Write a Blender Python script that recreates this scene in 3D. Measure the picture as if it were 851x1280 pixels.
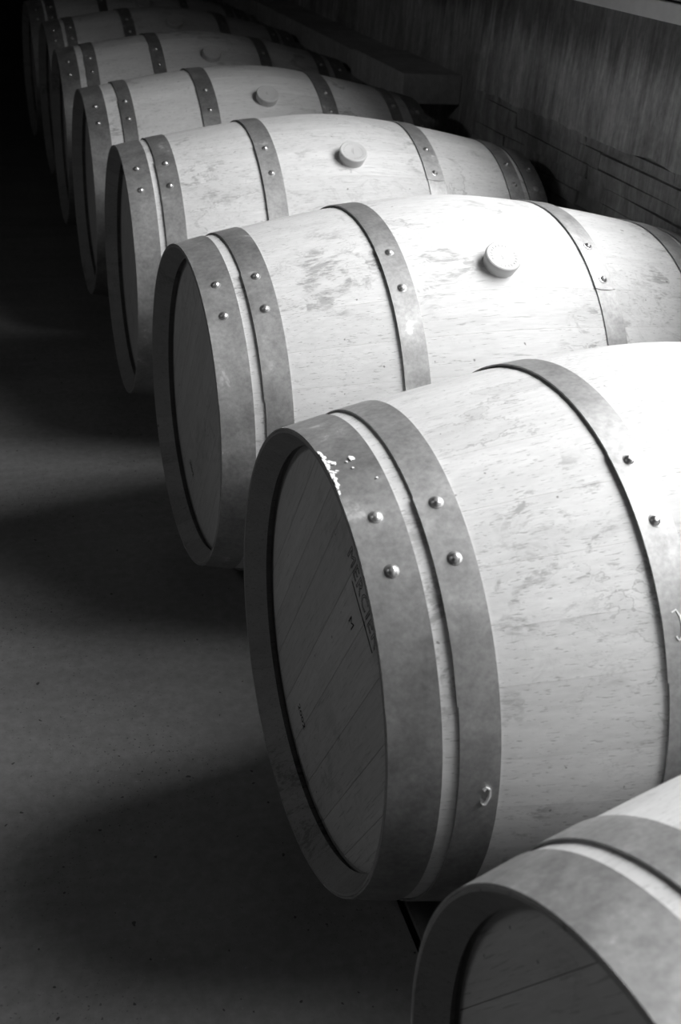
import bpy, bmesh, math, random
from mathutils import Vector, Matrix
R = math.radians
for o in list(bpy.data.objects): bpy.data.objects.remove(o)
scn = bpy.context.scene
C = scn.collection

# ------------------------------------------------------------------ camera
CAM_H, PITCH, YAW, ROLL, FPX = 1.1384, -0.5157, 0.3268, 0.0819, 1377.04
cd = bpy.data.cameras.new('camera'); cam = bpy.data.objects.new('camera', cd); C.objects.link(cam)
fwd = Vector((math.sin(YAW)*math.cos(PITCH), math.cos(YAW)*math.cos(PITCH), math.sin(PITCH)))
rt = Vector((math.cos(YAW), -math.sin(YAW), 0)); up = rt.cross(fwd)
r2 = rt*math.cos(ROLL) + up*math.sin(ROLL); u2 = -rt*math.sin(ROLL) + up*math.cos(ROLL)
m = Matrix((r2, u2, -fwd)).transposed().to_4x4(); m.translation = (0, 0, CAM_H)
cam.matrix_world = m
cd.sensor_fit = 'HORIZONTAL'; cd.sensor_width = 24.0; cd.lens = FPX/851*24.0
cd.clip_start = 0.02
cd.dof.use_dof = True; cd.dof.focus_distance = 1.55; cd.dof.aperture_fstop = 9.0
scn.camera = cam

# ------------------------------------------------------------------ world, light, exposure
w = bpy.data.worlds.new('world'); scn.world = w; w.use_nodes = True
bg = w.node_tree.nodes['Background']; bg.inputs[0].default_value = (1, 1, 1, 1); bg.inputs[1].default_value = 0.0
WIN_Y0, WIN_Y1, WIN_Z0, WIN_Z1 = -0.15, 2.06, 1.08, 2.40
def area(name, loc, rot, sx, sy, energy, spread=180):
    l = bpy.data.lights.new(name, 'AREA'); l.shape = 'RECTANGLE'; l.size = sx; l.size_y = sy
    l.energy = energy; l.spread = R(spread); l.color = (1, 1, 1)
    o = bpy.data.objects.new(name, l); C.objects.link(o); o.location = loc; o.rotation_euler = rot
    return o
# daylight from the high sky outside the side window, slanting down into the room
area('window_daylight', (2.05, 0.90, 2.25), (0, R(45), 0), 1.3, 2.6, 190)
scn.view_settings.view_transform = 'Standard'; scn.view_settings.look = 'None'
scn.view_settings.gamma = 1.0; scn.view_settings.use_curve_mapping = False
scn.view_settings.exposure = 0.0

# ------------------------------------------------------------------ materials
class NT:
    def __init__(s, name):
        s.m = bpy.data.materials.new(name); s.m.use_nodes = True; s.t = s.m.node_tree
        s.b = s.t.nodes['Principled BSDF']; s.out = s.t.nodes['Material Output']
        s.b.inputs['Specular IOR Level'].default_value = 0.3
    def n(s, typ, **kw):
        q = s.t.nodes.new('ShaderNode'+typ)
        for k, v in kw.items(): setattr(q, k, v)
        return q
    def link(s, a, b): s.t.links.new(a, b)
    def val(s, x, sock):
        if isinstance(x, (int, float)): sock.default_value = x
        elif isinstance(x, tuple): sock.default_value = x
        else: s.link(x, sock)
    def math(s, op, a, b=0.0, c=0.0, clamp=False):
        q = s.n('Math', operation=op, use_clamp=clamp)
        s.val(a, q.inputs[0]); s.val(b, q.inputs[1]); s.val(c, q.inputs[2]); return q.outputs[0]
    def vmath(s, op, a, b):
        q = s.n('VectorMath', operation=op); s.val(a, q.inputs[0]); s.val(b, q.inputs[1]); return q.outputs[0]
    def noise(s, vec, scale=1.0, detail=3.0, rough=0.5, dist=0.0, w=None):
        q = s.n('TexNoise'); q.noise_dimensions = '4D' if w is not None else '3D'
        s.val(vec, q.inputs['Vector']); q.inputs['Scale'].default_value = scale; q.inputs['Detail'].default_value = detail
        q.inputs['Roughness'].default_value = rough; q.inputs['Distortion'].default_value = dist
        if w is not None: s.val(w, q.inputs['W'])
        return q.outputs['Fac']
    def step(s, x, a, b, lo=0.0, hi=1.0):
        q = s.n('MapRange', interpolation_type='SMOOTHSTEP'); s.val(x, q.inputs[0])
        q.inputs[1].default_value = a; q.inputs[2].default_value = b; q.inputs[3].default_value = lo; q.inputs[4].default_value = hi
        return q.outputs[0]
    def line(s, x, c, wd):      # thin line where x crosses c
        return s.step(s.math('ABSOLUTE', s.math('SUBTRACT', x, c)), 0.0, wd, 1.0, 0.0)
    def grey(s, v):
        q = s.n('CombineColor'); 
        for i in range(3): s.val(v, q.inputs[i])
        return q.outputs[0]
    def color(s, v): s.link(s.grey(v), s.b.inputs['Base Color'])
    def bump(s, h, strength=0.3, dist=0.002):
        q = s.n('Bump'); q.inputs['Strength'].default_value = strength; q.inputs['Distance'].default_value = dist
        s.link(h, q.inputs['Height']); s.link(q.outputs[0], s.b.inputs['Normal'])

def wood_mat(name, along, base, world_stain=True, stain_amt=1.0):
    k = NT(name)
    tc = k.n('TexCoord').outputs['Object']; pos = k.n('NewGeometry').outputs['Position']
    rnd = k.n('ObjectInfo').outputs['Random']
    W = k.math('MULTIPLY', rnd, 37.0)
    sc = {'x': (2.2, 55, 55), 'z': (55, 55, 2.2)}[along]
    gv = k.vmath('MULTIPLY', tc, sc)
    grain = k.noise(gv, 1.0, 5, 0.62, 0.25, W)
    sc2 = {'x': (26, 560, 560), 'z': (560, 560, 26)}[along]
    fine = k.noise(k.vmath('MULTIPLY', tc, sc2), 1.0, 2, 0.5, 0.0, W)
    fleck = k.step(fine, 0.585, 0.70)
    sc3 = {'x': (3.0, 9, 9), 'z': (9, 9, 3.0)}[along]
    broad = k.noise(k.vmath('MULTIPLY', tc, sc3), 1.0, 3, 0.55, 0.3, W)
    v = k.math('MULTIPLY_ADD', k.math('SUBTRACT', grain, 0.5), 0.30, 1.0)
    sc4 = {'x': (26, 240, 240), 'z': (240, 240, 26)}[along]
    mid = k.noise(k.vmath('MULTIPLY', tc, sc4), 1.0, 3, 0.6, 0.0, W)
    v = k.math('MULTIPLY', v, k.math('MULTIPLY_ADD', k.math('SUBTRACT', mid, 0.5), 0.34, 1.0))
    v = k.math('MULTIPLY', v, k.math('MULTIPLY_ADD', k.math('SUBTRACT', broad, 0.5), 0.26, 1.0))
    v = k.math('MULTIPLY', v, k.math('MULTIPLY_ADD', rnd, 0.13, 0.93))
    v = k.math('MULTIPLY', v, k.math('SUBTRACT', 1.0, k.math('MULTIPLY', fleck, 0.30)))
    if world_stain:
        sv = k.vmath('MULTIPLY', pos, (0.55, 1.0, 1.0))
        n1 = k.noise(sv, 9.0, 6, 0.60, 0.5)
        m1 = k.step(k.noise(pos, 3.1, 2, 0.5), 0.50, 0.62)
        ln = k.math('MULTIPLY', k.line(n1, 0.54, 0.010), m1)
        fill = k.math('MULTIPLY', k.step(n1, 0.535, 0.56), m1)
        v = k.math('MULTIPLY', v, k.math('SUBTRACT', 1.0, k.math('MULTIPLY', ln, 0.30*stain_amt)))
        v = k.math('MULTIPLY', v, k.math('SUBTRACT', 1.0, k.math('MULTIPLY', fill, 0.07*stain_amt)))
        n3 = k.noise(k.vmath('ADD', sv, (5.0, 3.0, 9.0)), 17.0, 6, 0.62, 0.9)
        m3 = k.step(k.noise(k.vmath('ADD', pos, (1.7, 8.2, 3.3)), 4.2, 2, 0.5), 0.50, 0.60)
        ln3 = k.math('MULTIPLY', k.line(n3, 0.53, 0.016), m3)
        v = k.math('MULTIPLY', v, k.math('SUBTRACT', 1.0, k.math('MULTIPLY', ln3, 0.13*stain_amt)))
        n2 = k.noise(k.vmath('MULTIPLY', pos, (0.6, 1, 1)), 24.0, 5, 0.65, 0.8)
        m2 = k.step(k.noise(k.vmath('ADD', pos, (7.3, 2.1, 4.4)), 5.0, 3, 0.55), 0.50, 0.62)
        sm = k.math('MULTIPLY', k.step(n2, 0.50, 0.60), m2)
        v = k.math('MULTIPLY', v, k.math('SUBTRACT', 1.0, k.math('MULTIPLY', k.math('MULTIPLY', sm, k.step(mid, 0.38, 0.56)), 0.42*stain_amt)))
        sp = k.math('MULTIPLY', k.step(k.noise(pos, 95.0, 1, 0.5), 0.775, 0.80), 0.55)
        v = k.math('MULTIPLY', v, k.math('SUBTRACT', 1.0, sp))
    k.color(k.math('MULTIPLY', v, base))
    k.b.inputs['Roughness'].default_value = 0.62
    k.bump(k.math('ADD', grain, k.math('MULTIPLY', fleck, -0.6)), 0.25, 0.0012)
    return k.m

def steel_mat(name, base, rough=0.5, metal=0.75):
    k = NT(name)
    pos = k.n('NewGeometry').outputs['Position']; rnd = k.n('ObjectInfo').outputs['Random']
    a = k.noise(pos, 26.0, 5, 0.6, 0.4); b = k.noise(pos, 7.0, 4, 0.6, 0.6); c = k.noise(pos, 160.0, 2, 0.6)
    v = k.math('MULTIPLY_ADD', k.math('SUBTRACT', a, 0.5), 0.85, 1.0)
    v = k.math('MULTIPLY', v, k.math('MULTIPLY_ADD', k.math('SUBTRACT', b, 0.5), 0.75, 1.0))
    v = k.math('MULTIPLY', v, k.math('MULTIPLY_ADD', k.math('SUBTRACT', c, 0.5), 0.6, 1.0))
    v = k.math('MULTIPLY', v, k.math('MULTIPLY_ADD', rnd, 0.16, 0.92))
    scuff = k.math('MULTIPLY', k.step(a, 0.60, 0.68), k.step(b, 0.52, 0.6))
    v = k.math('ADD', k.math('MULTIPLY', v, base), k.math('MULTIPLY', scuff, 0.18))
    k.color(v)
    k.b.inputs['Metallic'].default_value = metal
    k.val(k.math('MULTIPLY_ADD', b, 0.3, rough-0.15), k.b.inputs['Roughness'])
    k.bump(c, 0.15, 0.0006)
    return k.m

def concrete_mat(name, base, streak=0.0, speck=0.0, rough=0.8, spec=0.3, blotch=0.5, drip=None):
    k = NT(name)
    pos = k.n('NewGeometry').outputs['Position']
    a = k.noise(pos, 3.0, 5, 0.6, 0.3); b = k.noise(pos, 60.0, 4, 0.65)
    v = k.math('MULTIPLY_ADD', k.math('SUBTRACT', a, 0.5), blotch, 1.0)
    v = k.math('MULTIPLY', v, k.math('MULTIPLY_ADD', k.math('SUBTRACT', b, 0.5), 0.7, 1.0))
    if speck:
        p1 = k.step(k.noise(pos, 90.0, 1, 0.5), 0.73, 0.775); p2 = k.step(k.noise(pos, 210.0, 1, 0.5), 0.655, 0.73)
        dens = k.step(k.noise(pos, 2.3, 2, 0.5), 0.38, 0.62)
        v = k.math('MULTIPLY', v, k.math('SUBTRACT', 1.0, k.math('MULTIPLY', k.math('MAXIMUM', p1, k.math('MULTIPLY', p2, dens)), speck)))
        lite = k.step(k.noise(k.vmath('ADD', pos, (3.0, 1.0, 0.0)), 150.0, 1, 0.5), 0.74, 0.80)
        v = k.math('MULTIPLY', v, k.math('MULTIPLY_ADD', lite, 0.35, 1.0))
        drag = k.noise(k.vmath('MULTIPLY', pos, (1.0, 5.0, 1.0)), 2.0, 4, 0.6, 0.6)
        v = k.math('MULTIPLY', v, k.math('MULTIPLY_ADD', k.math('SUBTRACT', drag, 0.5), 0.5, 1.0))
    if streak:
        s1 = k.noise(k.vmath('MULTIPLY', pos, (10, 17, 2.6)), 1.0, 5, 0.65, 0.7)
        s2 = k.noise(k.vmath('MULTIPLY', pos, (40, 85, 14.0)), 1.0, 4, 0.7, 0.5)
        s3 = k.noise(k.vmath('MULTIPLY', pos, (2, 3.0, 3.5)), 1.0, 4, 0.6, 0.8)
        if drip:
            zc = k.n('SeparateXYZ'); k.link(pos, zc.inputs[0])
            run = k.math('MULTIPLY', k.noise(k.vmath('MULTIPLY', pos, (1, 26, 0.0)), 1.0, 4, 0.65), 0.24)
            dm = k.step(k.math('ADD', k.math('SUBTRACT', zc.outputs[2], drip-0.02), run), 0.0, 0.10)
            v = k.math('MULTIPLY', v, k.math('SUBTRACT', 1.0, k.math('MULTIPLY', dm, 0.62)))
        v = k.math('MULTIPLY', v, k.math('MULTIPLY_ADD', k.math('SUBTRACT', s1, 0.5), 1.5*streak, 1.0))
        v = k.math('MULTIPLY', v, k.math('MULTIPLY_ADD', k.math('SUBTRACT', s2, 0.5), 1.1*streak, 1.0))
        v = k.math('MULTIPLY', v, k.math('MULTIPLY_ADD', k.math('SUBTRACT', s3, 0.5), 1.3*streak, 1.0))
    v = k.math('MAXIMUM', k.math('MULTIPLY', v, base), 0.004)
    k.color(v)
    k.b.inputs['Roughness'].default_value = rough; k.b.inputs['Specular IOR Level'].default_value = spec
    k.bump(k.math('ADD', b, k.noise(pos, 22.0, 4, 0.6)), 0.5, 0.004 if not speck else 0.0015)
    return k.m

def plain(name, v, rough=0.5, metal=0.0):
    k = NT(name); nz = k.noise(k.n('NewGeometry').outputs['Position'], 40.0, 3)
    k.color(k.math('MULTIPLY', k.math('MULTIPLY_ADD', nz, 0.2, 0.9), v)); k.b.inputs['Roughness'].default_value = rough; k.b.inputs['Metallic'].default_value = metal
    return k.m

M = {}
M['stave'] = wood_mat('oak_stave', 'x', 0.66)
M['head'] = wood_mat("oak_head", "z", 0.47, stain_amt=0.5)
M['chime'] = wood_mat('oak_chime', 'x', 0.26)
M['steel'] = steel_mat("galvanised_steel", 0.39, 0.58, 0.8)
M['rivet'] = steel_mat('rivet_steel', 0.55, 0.38, 0.9)
M['silicone'] = plain('silicone', 0.52, 0.42)
M['ink_and_gap_black'] = plain('ink_and_gap_black', 0.012, 0.7)
M['chalk'] = plain('white_paint', 0.85, 0.7)
M['floor'] = concrete_mat('concrete_floor', 0.20, 0, 0.75, 0.62, 0.35)
M['slab'] = concrete_mat('concrete_slab', 0.16, 0, 0.5)
M['wall'] = concrete_mat('stained_concrete', 0.40, 1.15, drip=0.948, blotch=0.9)
M['course'] = concrete_mat('rough_concrete', 0.30, 1.0, blotch=1.4)
M['ledge'] = concrete_mat('ledge_concrete', 0.52, 0.45)
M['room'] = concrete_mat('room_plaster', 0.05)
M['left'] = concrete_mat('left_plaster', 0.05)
M['sill'] = plain('painted_sill', 0.62, 0.6)
M['frame'] = plain('painted_frame', 0.45, 0.5)
k = NT('window_glass'); gl = k.n('BsdfGlossy'); gl.inputs['Roughness'].default_value = 0.02
tr = k.n('BsdfTransparent'); mx = k.n('MixShader'); mx.inputs[0].default_value = 0.06
k.link(tr.outputs[0], mx.inputs[1]); k.link(gl.outputs[0], mx.inputs[2]); k.link(mx.outputs[0], k.out.inputs[0]); M['glass'] = k.m

# ------------------------------------------------------------------ helpers
def mesh_from(name, verts, faces, mat, smooth=None):
    me = bpy.data.meshes.new(name); me.from_pydata([tuple(v) for v in verts], [], faces)
    bm = bmesh.new(); bm.from_mesh(me); bmesh.ops.recalc_face_normals(bm, faces=bm.faces); bm.to_mesh(me); bm.free()
    if smooth is not None:
        for p in me.polygons: p.use_smooth = True
        me.set_sharp_from_angle(angle=R(smooth))
    me.materials.append(mat); return me
def obj(name, me, parent=None, loc=(0, 0, 0), rot=(0, 0, 0)):
    o = bpy.data.objects.new(name, me); C.objects.link(o); o.parent = parent; o.location = loc; o.rotation_euler = rot; return o
def box_data(x0, x1, y0, y1, z0, z1):
    v = [(x, y, z) for x in (x0, x1) for y in (y0, y1) for z in (z0, z1)]
    return v, [(0, 1, 3, 2), (4, 6, 7, 5), (0, 4, 5, 1), (2, 3, 7, 6), (0, 2, 6, 4), (1, 5, 7, 3)]
def box(name, b, mat, parent=None, bevel=0.0):
    me = mesh_from(name, *box_data(*b), mat)
    if bevel:
        bm = bmesh.new(); bm.from_mesh(me); bmesh.ops.bevel(bm, geom=bm.edges[:], offset=bevel, segments=2, affect='EDGES', profile=0.5); bm.to_mesh(me); bm.free()
    return obj(name, me, parent)
def struct(o, label=None, cat=None):
    o['kind'] = 'structure'
    if label: o['label'] = label; o['category'] = cat
    return o
def tag(o, label, cat, group=None):
    o['label'] = label; o['category'] = cat
    if group: o['group'] = group
    return o

# ------------------------------------------------------------------ room
rng = random.Random(4)
XL, YB, YF, ZC = -2.6, 8.0, -2.4, 2.9
WX = 1.285
f1 = struct(box('floor', (XL, 0.429, YF, YB, -0.05, 0), M['floor']), 'dark speckled concrete floor of the aisle beside the barrels', 'floor')
f2 = struct(box('floor_slab', (0.441, 1.5, YF, YB, -0.05, 0), M['slab'], f1))
gr = box('joint_bed', (0.425, 0.445, YF, YB, -0.055, -0.025), M['ink_and_gap_black'], f1)
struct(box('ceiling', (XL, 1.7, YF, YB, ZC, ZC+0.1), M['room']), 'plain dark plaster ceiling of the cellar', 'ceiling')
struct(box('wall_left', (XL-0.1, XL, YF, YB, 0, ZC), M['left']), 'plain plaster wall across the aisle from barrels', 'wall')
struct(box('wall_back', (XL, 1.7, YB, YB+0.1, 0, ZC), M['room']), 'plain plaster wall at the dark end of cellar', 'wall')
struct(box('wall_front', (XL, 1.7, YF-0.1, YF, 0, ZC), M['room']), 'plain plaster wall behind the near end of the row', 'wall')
# right wall: rendered upper band with a ragged lower edge over rough courses, window above the sill
CORNER = 2.945
wr = bpy.data.objects.new('wall_right', None); C.objects.link(wr); wr.location = (WX, 0, 0)
struct(wr, 'stained concrete wall with rough courses at its foot, beside barrel ends', 'wall')
def wbox(name, b, mat, bevel=0.0):
    o = box(name, b, mat, None, bevel); o.parent = wr; o.location = (-WX, 0, 0); return o
# rendered band (z .69 - .953), ragged bottom
ys = [YF + (CORNER-YF)*i/180 for i in range(181)]
zb = []; zz = 0.686
for i, y in enumerate(ys):
    zz += rng.uniform(-0.005, 0.005); zz += (0.686-zz)*0.25; zb.append(zz + 0.010*max(0.0, min(1.0, (2.12-y)/0.08)))
V = []; F = []
for i, y in enumerate(ys):
    V += [(WX, y, zb[i]), (WX, y, 0.74), (WX, y, 0.953), (1.50, y, 0.953), (1.50, y, zb[i])]
    if i:
        a, b = 5*(i-1), 5*i
        for j in range(5): F.append((a+j, a+(j+1) % 5, b+(j+1) % 5, b+j))
F += [(0, 1, 2, 3, 4), tuple(5*180+j for j in (4, 3, 2, 1, 0))]
o = obj('render_band', mesh_from('render_band', V, F, M['wall']), wr, (-WX, 0, 0))
# rough courses underneath, each a block of its own
wbox('course_core', (WX+0.014, 1.50, YF, CORNER, 0, 0.70), M['course'])
row = 0; z = 0.696
while z > 0.02:
    h = rng.choice((0.027, 0.031, 0.036)); y = -0.4 + rng.uniform(0, 0.3)
    while y < CORNER:
        ln = rng.uniform(0.14, 0.5); y1 = min(y+ln, CORNER)
        if CORNER - y1 < 0.1: y1 = CORNER
        x0 = WX + 0.004 + rng.uniform(0, 0.005)
        j = lambda s=0.0032: rng.uniform(-s, s)
        v, f = box_data(x0, WX+0.03, y+0.001, y1-0.001, max(0.001, z-h+0.0007), z-0.0007)
        v = [(a+j(), b+j(), max(0.0, c+j())) for a, b, c in v]
        obj('course_block', mesh_from('course_block', v, f, M['course']), wr, (-WX, 0, 0))
        y = y1
    z -= h
# set-back wall beyond the corner, piers and lintel around the window
wbox('set_back_panel', (1.392, 1.50, CORNER, YB, 0, ZC), M['wall'])
wbox('pier', (WX, 1.50, WIN_Y1+0.05, CORNER, 0.995, ZC), M['wall'])
wbox('pier', (WX, 1.50, YF, WIN_Y0-0.05, 0.995, ZC), M['wall'])
wbox('lintel', (WX, 1.50, WIN_Y0-0.05, WIN_Y1+0.05, WIN_Z1+0.05, ZC), M['wall'])
sill = struct(box('trim_1', (WX-0.006, 1.50, YF, CORNER-0.02, 0.953, 0.9885), M['sill'], None, 0.002), 'pale painted sill strip running along top of stained wall', 'sill')
# window
win = bpy.data.objects.new('window_1', None); C.objects.link(win); win.location = (1.46, (WIN_Y0+WIN_Y1)/2, 0.997)
struct(win, 'long window with pale frame standing on the sill', 'window')
def winbox(name, b, mat):
    o = box(name, b, mat, None); o.parent = win; o.location = (-1.46, -(WIN_Y0+WIN_Y1)/2, -0.997); return o
winbox('bottom_rail', (1.44, 1.48, WIN_Y0-0.05, WIN_Y1+0.05, 0.992, WIN_Z0), M['frame'])
winbox('sill_upstand', (WX+0.002, WX+0.03, YF, CORNER-0.02, 0.9920, 1.045), M['frame'])
winbox('dark_gap_strip', (WX+0.006, WX+0.03, YF, CORNER-0.02, 0.9880, 0.9921), M['ink_and_gap_black'])  # black strip painted in for the shade of the groove above the sill
winbox('top_rail', (1.44, 1.48, WIN_Y0-0.05, WIN_Y1+0.05, WIN_Z1, WIN_Z1+0.05), M['frame'])
for y in (WIN_Y0-0.05, WIN_Y1): winbox('window_frame', (1.44, 1.48, y, y+0.05, WIN_Z0, WIN_Z1), M['frame'])
NP = 3; pw = (WIN_Y1-WIN_Y0)/NP
for i in range(1, NP): winbox('mullion', (1.44, 1.48, WIN_Y0+i*pw-0.025, WIN_Y0+i*pw+0.025, WIN_Z0, WIN_Z1), M['frame'])
for i in range(NP): winbox('pane', (1.458, 1.462, WIN_Y0+i*pw+(0.025 if i else 0), WIN_Y0+(i+1)*pw-(0.025 if i < NP-1 else 0), WIN_Z0, WIN_Z1), M['glass'])
# added fill lamp, out of view, to brighten the floor and barrel heads
lamp = bpy.data.objects.new('fill_lamp', None); C.objects.link(lamp); lamp.location = (XL+0.09, 1.0, 2.15); lamp.rotation_euler = (0, R(-50), 0)
tag(lamp, 'added unseen fill lamp with pale diffuser on the wall across the aisle', 'lamp')
box('housing', (-0.10, 0.10, -0.65, 0.65, -0.03, 0.03), M['frame'], lamp, 0.006)
box('diffuser', (-0.08, 0.08, -0.62, 0.62, -0.042, -0.03), M['sill'], lamp, 0.004)
for y in (-0.66, 0.66): box('end_cap', (-0.095, 0.095, y-0.012, y+0.012, -0.036, 0.028), M['frame'], lamp, 0.003)
box('bracket', (-0.09, -0.02, -0.04, 0.04, 0.025, 0.065), M['frame'], lamp, 0.003)
lo = area('fill_light', (XL+0.09+0.06*math.sin(R(50)), 1.0, 2.15-0.06*math.cos(R(50))), (0, R(-50), 0), 0.16, 1.24, 4.2, 150)  # light of the added fill fixture
# ledge along the set-back wall
lg = tag(box('wall_ledge', (1.200, 1.392, 3.292, 3.815, 0.580, 0.666), M['ledge'], None, 0.004), 'short thick concrete ledge block with pale end face jutting from wall', 'ledge')
lg2 = tag(box('wall_ledge', (1.212, 1.392, 3.822, 6.8, 0.580, 0.656), M['ledge'], None, 0.004), 'long dark concrete ledge continuing along wall behind the short block', 'ledge')

# ------------------------------------------------------------------ barrels
L, RH, RB = 0.95, 0.270, 0.3445
EXP, EPS = 1.50, 0.012
def g(t): return ((t*t+EPS)**(EXP/2)-EPS**(EXP/2))/((1+EPS)**(EXP/2)-EPS**(EXP/2))
def RW(s): return RH + (RB-RH)*(1-g((s-L/2)/(L/2)))
def P(s, th, r): return (s, r*math.sin(th), r*math.cos(th))
# staves: outer and inner profile on one list of stations
half = [0.0, 0.004, 0.014, 0.0268, 0.0275, 0.0365, 0.037, 0.06, 0.09, 0.13, 0.17, 0.21, 0.25, 0.29, 0.33, 0.37, 0.41, 0.445]
ST = half + [L/2] + [L-s for s in reversed(half)]
def inner(s):
    q = min(s, L-s)
    if q <= 0.027: return RH-0.0030 + (0.2505-(RH-0.0030))*(q/0.0268)
    if q <= 0.0367: return 0.2595
    return RW(s)-0.026
def stave_mesh(width):
    na = 5; V = []; F = []; bev = 0.0011
    n = len(ST)
    for j in range(na):
        th = -width/2 + width*j/(na-1)
        for s in ST:
            r = RW(s)
            e = 0.0
            if j in (0, na-1): r -= 0.00022
            V.append(P(s, th, r))
        for s in ST: V.append(P(s, th, inner(s)))
    for j in range(na-1):
        a, b = j*2*n, (j+1)*2*n
        for i in range(n-1):
            F.append((a+i, a+i+1, b+i+1, b+i)); F.append((a+n+i, b+n+i, b+n+i+1, a+n+i+1))
        for i in (0, n-1): F.append((a+i, b+i, b+n+i, a+n+i))
    for a in (0, (na-1)*2*n):
        for i in range(n-1): F.append((a+i, a+i+1, a+n+i+1, a+n+i))
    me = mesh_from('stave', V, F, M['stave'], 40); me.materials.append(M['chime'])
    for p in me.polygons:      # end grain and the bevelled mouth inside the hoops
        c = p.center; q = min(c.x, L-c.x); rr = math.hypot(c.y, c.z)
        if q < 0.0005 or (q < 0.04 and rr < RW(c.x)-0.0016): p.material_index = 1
    return me
NS = 26
rs = random.Random(11)
ws = [rs.uniform(0.75, 1.3) for _ in range(NS)]; tot = sum(ws); ws = [x/tot*2*math.pi for x in ws]
ws = [round(x, 4) for x in ws]
stave_angles = []; a = 0.06
stave_meshes = []
for x in ws:
    stave_angles.append(a + x/2); a += x; stave_meshes.append(stave_mesh(x - 0.0006))

def arc_layer(V, F, s0, s1, th0, th1, off_a, off_b, thick, n, closed=False, taper=None, ds=0.0, rad=None, dish=0.0):
    """ring or arc of sheet metal between stations s0 and s1 (4-point cross-section)"""
    base = len(V); ns = 4
    for i in range(n if closed else n+1):
        u = i/n; th = th0 + (th1-th0)*u
        tk = thick if taper is None else max(0.00005, thick*taper(u))
        bow = dish*(1-min(1, u*12)) if dish else 0
        ring = []
        for q in range(ns+1):
            s = s0 + (s1-s0)*q/ns + ds
            base_r = RW(s0)+off_a + (RW(s1)+off_b - RW(s0)-off_a)*q/ns
            base_r = max(base_r, RW(s-ds)+0.0003)
            thq = th + bow*(1-(2*q/ns-1)**2)
            ring.append(P(s, thq, base_r+tk))
        for q in range(ns, -1, -1):
            s = s0 + (s1-s0)*q/ns + ds
            base_r = RW(s0)+off_a + (RW(s1)+off_b - RW(s0)-off_a)*q/ns
            base_r = max(base_r, RW(s-ds)+0.0003)
            ring.append(P(s, th, base_r))
        V += ring
    m = 2*(ns+1); cnt = n if closed else n
    for i in range(cnt):
        a = base + i*m; b = base + ((i+1) % n if closed else i+1)*m
        for q in range(m): F.append((a+q, a+(q+1) % m, b+(q+1) % m, b+q))
    if not closed:
        F.append(tuple(base+q for q in range(m))); F.append(tuple(base+n*m+q for q in reversed(range(m))))
HT = 0.0021
def hoop_mesh(s0, s1, left):
    V = []; F = []
    oa, ob = (0.0008 if s0 < 0.2 else 0.0017, 0.0003) if left else (0.0003, 0.0012)
    if s0 < 0.01: oa = 0.0004
    if s1 > L-0.01: ob = 0.0004
    arc_layer(V, F, s0, s1, 0, 2*math.pi, oa, ob, HT, 144, closed=True)
    tp = lambda u: 1.0 if u < 0.75 else max(0.02, (1-u)/0.25)
    if left: arc_layer(V, F, s0, s1, R(8.6), R(-34), oa+HT-0.0002, ob+HT-0.0002, 0.0013, 20, taper=tp, ds=-0.0014 if s0 > 0.01 else -0.0004)
    else: arc_layer(V, F, s0, s1, R(-9.0), R(34), oa+HT-0.0002, ob+HT-0.0002, 0.0013, 20, taper=tp, ds=-0.0010, dish=R(-0.5))
    return mesh_from('hoop', V, F, M['steel'], 35)
# rivet: domed head with a little nub, lathe about z
prof = [(0.0105, -0.0004), (0.0102, 0.0005), (0.0078, 0.0010), (0.0072, 0.0026), (0.0055, 0.0043), (0.0034, 0.0051), (0.0030, 0.0058), (0.0, 0.0062)]
V = []; F = []; n = 14
for r_, z_ in prof[:-1]:
    for i in range(n): V.append((r_*math.cos(2*math.pi*i/n), r_*math.sin(2*math.pi*i/n), z_))
V.append((0, 0, prof[-1][1]))
for q in range(len(prof)-2):
    for i in range(n): F.append((q*n+i, q*n+(i+1) % n, (q+1)*n+(i+1) % n, (q+1)*n+i))
q = len(prof)-2
for i in range(n): F.append((q*n+i, q*n+(i+1) % n, len(V)-1))
rivet_me = mesh_from('rivet', V, F, M['rivet'], 50)
# bung: tapered stopper with a softly rounded broad head
prof = [(0.0, -0.012), (0.0235, -0.012), (0.0250, 0.000), (0.0275, 0.014), (0.0280, 0.019), (0.0272, 0.0215), (0.0255, 0.0225), (0.0230, 0.0222), (0.0, 0.0219)]
V = [(0, 0, prof[0][1])]; F = []; n = 40
for r_, z_ in prof[1:-1]:
    for i in range(n): V.append((r_*math.cos(2*math.pi*i/n), r_*math.sin(2*math.pi*i/n), z_))
V.append((0, 0, prof[-1][1])); K = len(prof)-2
for i in range(n): F.append((0, 1+i, 1+(i+1) % n)); F.append((len(V)-1, 1+(K-1)*n+i, 1+(K-1)*n+(i+1) % n))
for q in range(K-1):
    for i in range(n): F.append((1+q*n+i, 1+q*n+(i+1) % n, 1+(q+1)*n+(i+1) % n, 1+(q+1)*n+i))
bung_me = mesh_from('bung', V, F, M['silicone'], 35)
V = []; F = []
def blk(cx, cy, rz, lx, ly, z0, z1):
    b0 = len(V); c, s = math.cos(rz), math.sin(rz)
    v, f = box_data(-lx/2, lx/2, -ly/2, ly/2, z0, z1)
    for x, y, z in v: V.append((cx+x*c-y*s, cy+x*s+y*c, z))
    for q in f: F.append(tuple(b0+i for i in q))
for i in range(22):
    if i in (0, 10, 11, 21): continue
    an = 2*math.pi*i/22; blk(0.0195*math.cos(an), 0.0195*math.sin(an), an, 0.0032, rs.choice((0.0009, 0.0016, 0.0022)), 0.0215, 0.0227)
blk(0, 0, 0.2, 0.014, 0.0012, 0.0215, 0.0226); blk(0.001, 0.003, 0.2, 0.010, 0.0010, 0.0215, 0.0226)
emboss_me = mesh_from('embossed_marks', V, F, M['silicone'])
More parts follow.
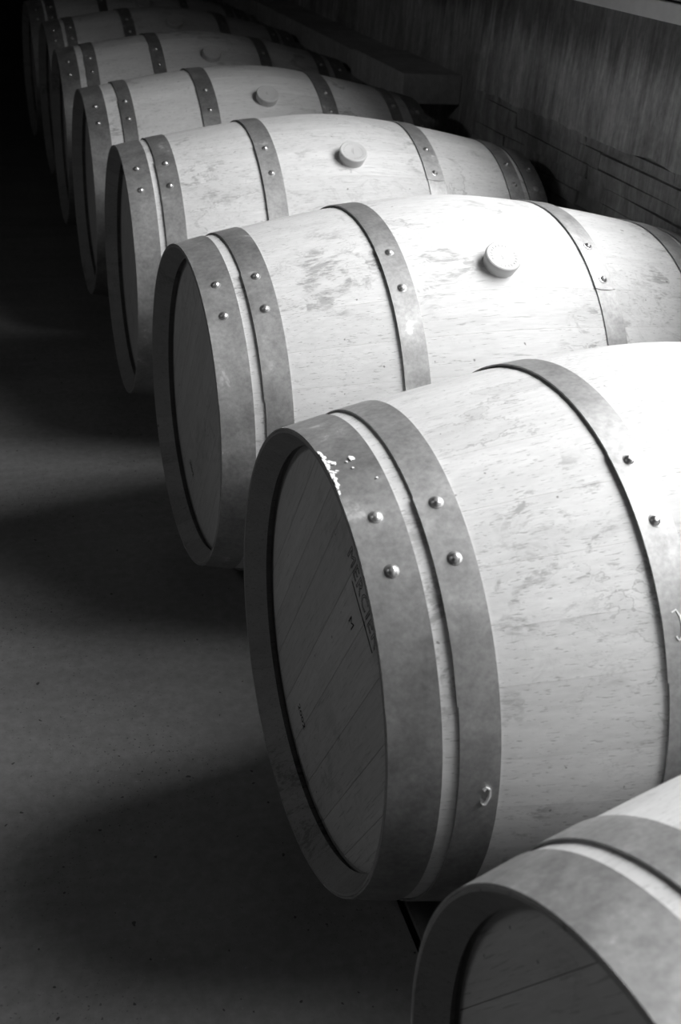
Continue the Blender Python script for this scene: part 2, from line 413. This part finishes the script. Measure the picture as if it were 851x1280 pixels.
# head: boards running with the bung, clipped to a disc, seen from outside (-x)
HR, HS, HTK = 0.2585, 0.0372, 0.020
rs2 = random.Random(5); bw = [rs2.uniform(0.8, 1.25) for _ in range(9)]; tt = sum(bw); bw = [b/tot*0 + b/tt*2*HR for b in bw]
head_meshes = []; y0 = -HR
for b in bw:
    ya, yb = y0+0.0003, y0+b-0.0003; y0 += b
    pts = []; n = 8
    top = []; bot = []
    for i in range(n+1):
        y = ya + (yb-ya)*i/n; h = math.sqrt(max(0, HR*HR-y*y)); top.append((y, h)); bot.append((y, -h))
    V = []; F = []
    ch = 0.0006
    for sx in (0, 1):
        for (y, h) in top: V.append((HS+sx*HTK, y, h))
        for (y, h) in bot: V.append((HS+sx*HTK, y, h if True else 0))
    # chamfer the long edges on the outside
    for idx in (0, n, n+1, 2*n+1): V[idx] = (V[idx][0]+ch, V[idx][1], V[idx][2])
    m_ = 2*(n+1)
    for i in range(n):
        for s_ in (0, m_): F.append((s_+i, s_+i+1, s_+n+1+i+1, s_+n+1+i))
        F.append((i, i+1, m_+i+1, m_+i)); F.append((n+1+i, n+2+i, m_+n+2+i, m_+n+1+i))
    F.append((0, n+1, m_+n+1, m_)); F.append((n, 2*n+1, m_+2*n+1, m_+n))
    head_meshes.append(mesh_from('head_board', V, F, M['head'], 30))
V = [(L-HS, 0, 0)]; F = []
for i in range(64): V.append((L-HS, HR*math.sin(i*math.pi/32), HR*math.cos(i*math.pi/32)))
for i in range(64): F.append((0, 1+i, 1+(i+1) % 64))
back_me = mesh_from('back_head', V, F, M['head'])

def text_mesh(name, body, size, cx, cy, width=None, outline=False, spacing=1.0):
    """lettering on the head: cx, cy to the right and up as seen from outside; returns a mesh in the barrel frame"""
    cu = bpy.data.curves.new(name, 'FONT'); cu.body = body; cu.size = size; cu.align_x = 'CENTER'; cu.align_y = 'CENTER'; cu.space_character = spacing
    cu.resolution_u = 4
    if outline: cu.fill_mode = 'NONE'; cu.bevel_depth = 0.00045; cu.bevel_resolution = 0
    else: cu.extrude = 0.0003
    t = bpy.data.objects.new(name, cu); C.objects.link(t)
    dg = bpy.context.evaluated_depsgraph_get(); dg.update()
    me = bpy.data.meshes.new_from_object(t.evaluated_get(dg)); me.name = name
    bpy.data.objects.remove(t)
    xs = [v.co.x for v in me.vertices]; sc = (width/(max(xs)-min(xs))) if width else 1.0
    for v in me.vertices:
        x, y, z = v.co.x*sc + cx, v.co.y + cy, v.co.z
        v.co = (HS - 0.0002 - z*0.4, -x, y)
    me.materials.clear(); me.materials.append(M['ink_and_gap_black']); return me

SE = [0.0532, 0.0685, 0.1085, 0.2765, 0.3145]
BARRELS = [  # x, y of head centre, yaw, roll (deg), bung station, hoop station shifts, label
 (0.3081, 0.2886, 0.0683, 31, 0.470, (0, .002, .002, .002, .003), 'first oak barrel of the row, standing in front of the lettered barrel'),
 (0.3052, 0.9975, 0.0435, 30.5, 0.470, (-.001, 0, 0, -.001, -.002), 'oak barrel with lettered head and white paint flakes on its end hoop'),
 (0.2827, 1.7178, 0.0518, 31, 0.468, (-.003, -.0015, -.001, .001, .002), 'oak barrel with the brightest bung, right behind the lettered barrel'),
 (0.2623, 2.4602, 0.0186, 30.5, 0.470, (-.002, -.003, -.003, -.004, -.001), 'oak barrel second behind the lettered one, before the concrete ledge'),
 (0.2430, 3.1560, 0.0300, 31.5, 0.464, (-.001, .018, .012, .012, .018), 'oak barrel with wide wooden gap between end hoops, beside the ledge block'),
 (0.2290, 3.8800, 0.0220, 30.5, 0.468, (.003, .010, .006, .006, .005), 'oak barrel right behind the one by the ledge block, fourth behind lettered barrel'),
 (0.2290, 4.5800, 0.0400, 28, 0.462, (.004, .004, -.003, -.002, .001), 'dim oak barrel second from the dark end of the row'),
 (0.1985, 5.2800, 0.0500, 31, 0.468, (.007, .004, .001, .006, .003), 'darkest oak barrel, last of the row at its dark end'),
]
hoop_cache = {}
def rivet_on(parent, s, th, extra, roll):
    e = 1e-3; r = RW(s) + extra
    n_ = Vector((-(RW(s+e)-RW(s-e))/(2*e), math.sin(th), math.cos(th))).normalized()
    o = obj('rivet', rivet_me, parent)
    mm = n_.to_track_quat('Z', 'Y').to_matrix().to_4x4(); mm.translation = P(s, th, r); o.matrix_local = mm @ Matrix.Scale(0.74, 4); return o
hoops_of = {}
for bi, (bx, by, yaw, roll, bs, ds, label) in enumerate(BARRELS):
    root = bpy.data.objects.new('wine_barrel', None); C.objects.link(root)
    root.location = (bx + math.cos(yaw)*L/2, by + math.sin(yaw)*L/2, 0); root.rotation_euler = (0, 0, yaw)
    tag(root, label, 'barrel', 'row of wine barrels')
    loc = (-L/2, 0, RB); al = R(roll)
    perm = list(range(NS)); 
    for q in perm: obj('stave', stave_meshes[q], root, loc, (al - stave_angles[q] + bi*0.0, 0, 0))
    boards = []
    for me in head_meshes: boards.append(obj('head_board', me, root, loc, (al, 0, 0)))
    obj('back_head', back_me, root, loc, (al, 0, 0))
    e = [SE[i]+ds[i] for i in range(5)]
    spans = [(0.0005, e[0], True), (e[1], e[2], True), (e[3], e[4], True), (L-e[4], L-e[3], False), (L-e[2], L-e[1], False), (L-e[0], L-0.0005, False)]
    hs = []
    for (s0, s1, left) in spans:
        h = obj('hoop', hoop_mesh(s0, s1, left), root, loc, (al, 0, 0)); hs.append(h)
        mid = (s0+s1)/2 - (0.001 if s0 > 0.01 and left else 0)
        for th in (6.4, -6.0): rivet_on(h, mid, R(th), HT+0.0014+(0.0006 if 0.01 < s0 < L-0.1 else 0), roll)
    hoops_of[bi] = hs
    o = obj('bung', bung_me, root); 
    rx = Matrix.Rotation(al + R(1.0), 4, 'X'); mm = Matrix.Translation(loc) @ rx @ Matrix.Translation((bs, 0, RW(bs)-0.004)) @ Matrix.Scale(1.07, 4); o.matrix_local = mm
    em = obj('embossed_marks', emboss_me, o, (0, 0, 0), (0, 0, 0.4*bi))
    hoops_of[(bi, 'boards')] = boards; hoops_of[(bi, 'root')] = (root, loc, al)

# lettering on the heads
root, loc, al = hoops_of[(1, 'root')]
o = obj('lettering', text_mesh('lettering', 'MERCIER', 0.029, -0.002, 0.1535, 0.116, True, 1.15), root, loc, (al, 0, 0))
V, F = box_data(HS-0.0006, HS, -0.056, 0.030, 0.1352, 0.1364); obj('underline', mesh_from('underline', V, F, M['ink_and_gap_black']), root, loc, (al, 0, 0))
obj('letter_mark', text_mesh('letter_mark', 'M', 0.019, 0.003, 0.096), root, loc, (al, 0, 0))
obj('year_stamp', text_mesh('year_stamp', '2002', 0.0145, 0.008, -0.192, 0.034), root, loc, (al, 0, 0))
root, loc, al = hoops_of[(2, 'root')]
obj('year_stamp', text_mesh('year_stamp_far', '2002', 0.0145, 0.008, -0.192, 0.034), root, loc, (al, 0, 0))

# white paint flakes and chalk marks on the lettered barrel's hoops
fr = random.Random(2)
def flake(parent, s, th, size, elong=1.0, name='paint_flake'):
    th = R(th + 30.5); V = []; F = []; n = 9
    r0 = RW(max(0, s)) + 0.0004 + HT
    for zt in (0.0, 0.0008):
        for i in range(n):
            a = 2*math.pi*i/n; q = size*fr.uniform(0.45, 1.1)
            V.append(P(max(0.0008, s + q*math.cos(a)), th + q*elong*math.sin(a)/0.28, r0+zt))
    F.append(tuple(range(n, 2*n)))
    for i in range(n): F.append((i, (i+1) % n, n+(i+1) % n, n+i))
    obj(name, mesh_from(name, V, F, M['chalk']), parent)
h1, h2, h3 = hoops_of[1][0], hoops_of[1][1], hoops_of[1][2]
for s, th, sz, el in [(0.002, -0.6, .0026, 1.6), (0.003, -2.2, .0022, 2), (0.002, -4.0, .0026, 1.5), (0.004, -5.6, .0055, .9), (0.010, -6.2, .0040, .7), (0.002, -7.2, .0028, 1.5),
                      (0.004, -8.8, .0036, .8), (0.009, -9.0, .0028, .5), (0.0025, -10.4, .003, 1.4), (0.003, -12.2, .003, 1.4), (0.002, -13.8, .003, 1.5), (0.0015, -15.6, .0024, 1.8),
                      (0.0030, -1.4, .0024, 2), (0.0045, -3.1, .0030, 1.2), (0.0030, -4.8, .0036, 1.5), (0.0070, -5.4, .0038, 1.0), (0.0030, -6.6, .0034, 1.4), (0.0060, -9.2, .0030, .8), (0.0030, -9.7, .0032, 1.5), (0.0040, -11.2, .0028, 1.4), (0.0035, -13.0, .0030, 1.4), (0.0290, -6.2, .0036, 1.4), (0.0225, -6.9, .0017, 1), (0.0255, -9.4, .0016, 1), (0.0430, -14.2, .0014, 1)]:
    flake(h1, s, th, sz, el)
def chalk_stroke(parent, pts, wd):
    """hand-drawn stroke: list of (station, world angle in degrees)"""
    V = []; F = []
    q = [Vector((s, R(t+30.5)*0.28)) for s, t in pts]
    for i, p in enumerate(q):
        d_ = (q[min(i+1, len(q)-1)]-q[max(i-1, 0)]).normalized(); nrm = Vector((-d_.y, d_.x))*wd*fr.uniform(0.5, 1.2)
        for sg in (-1, 1):
            c_ = p + nrm*sg; V.append(P(c_.x, c_.y/0.28, RW(c_.x)+HT+0.0030)); V.append(P(c_.x, c_.y/0.28, RW(c_.x)+HT-0.0005))
        if i:
            a, b = 4*(i-1), 4*i
            F += [(a, a+2, b+2, b), (a, b, b+1, a+1), (a+2, a+3, b+3, b+2)]
    obj('chalk_mark', mesh_from('chalk_mark', V, F, M['chalk']), parent)
chalk_stroke(h2, [(0.0925, -82.0), (0.0950, -81.4), (0.0985, -81.8), (0.0990, -83.2), (0.0970, -84.4), (0.0950, -85.2), (0.0925, -85.2), (0.0905, -84.6)], 0.0009)
chalk_stroke(h3, [(0.285, -52.6), (0.290, -52.2), (0.2935, -53.4), (0.2945, -55.0), (0.2925, -56.8), (0.289, -57.4), (0.2865, -56.6)], 0.0009)
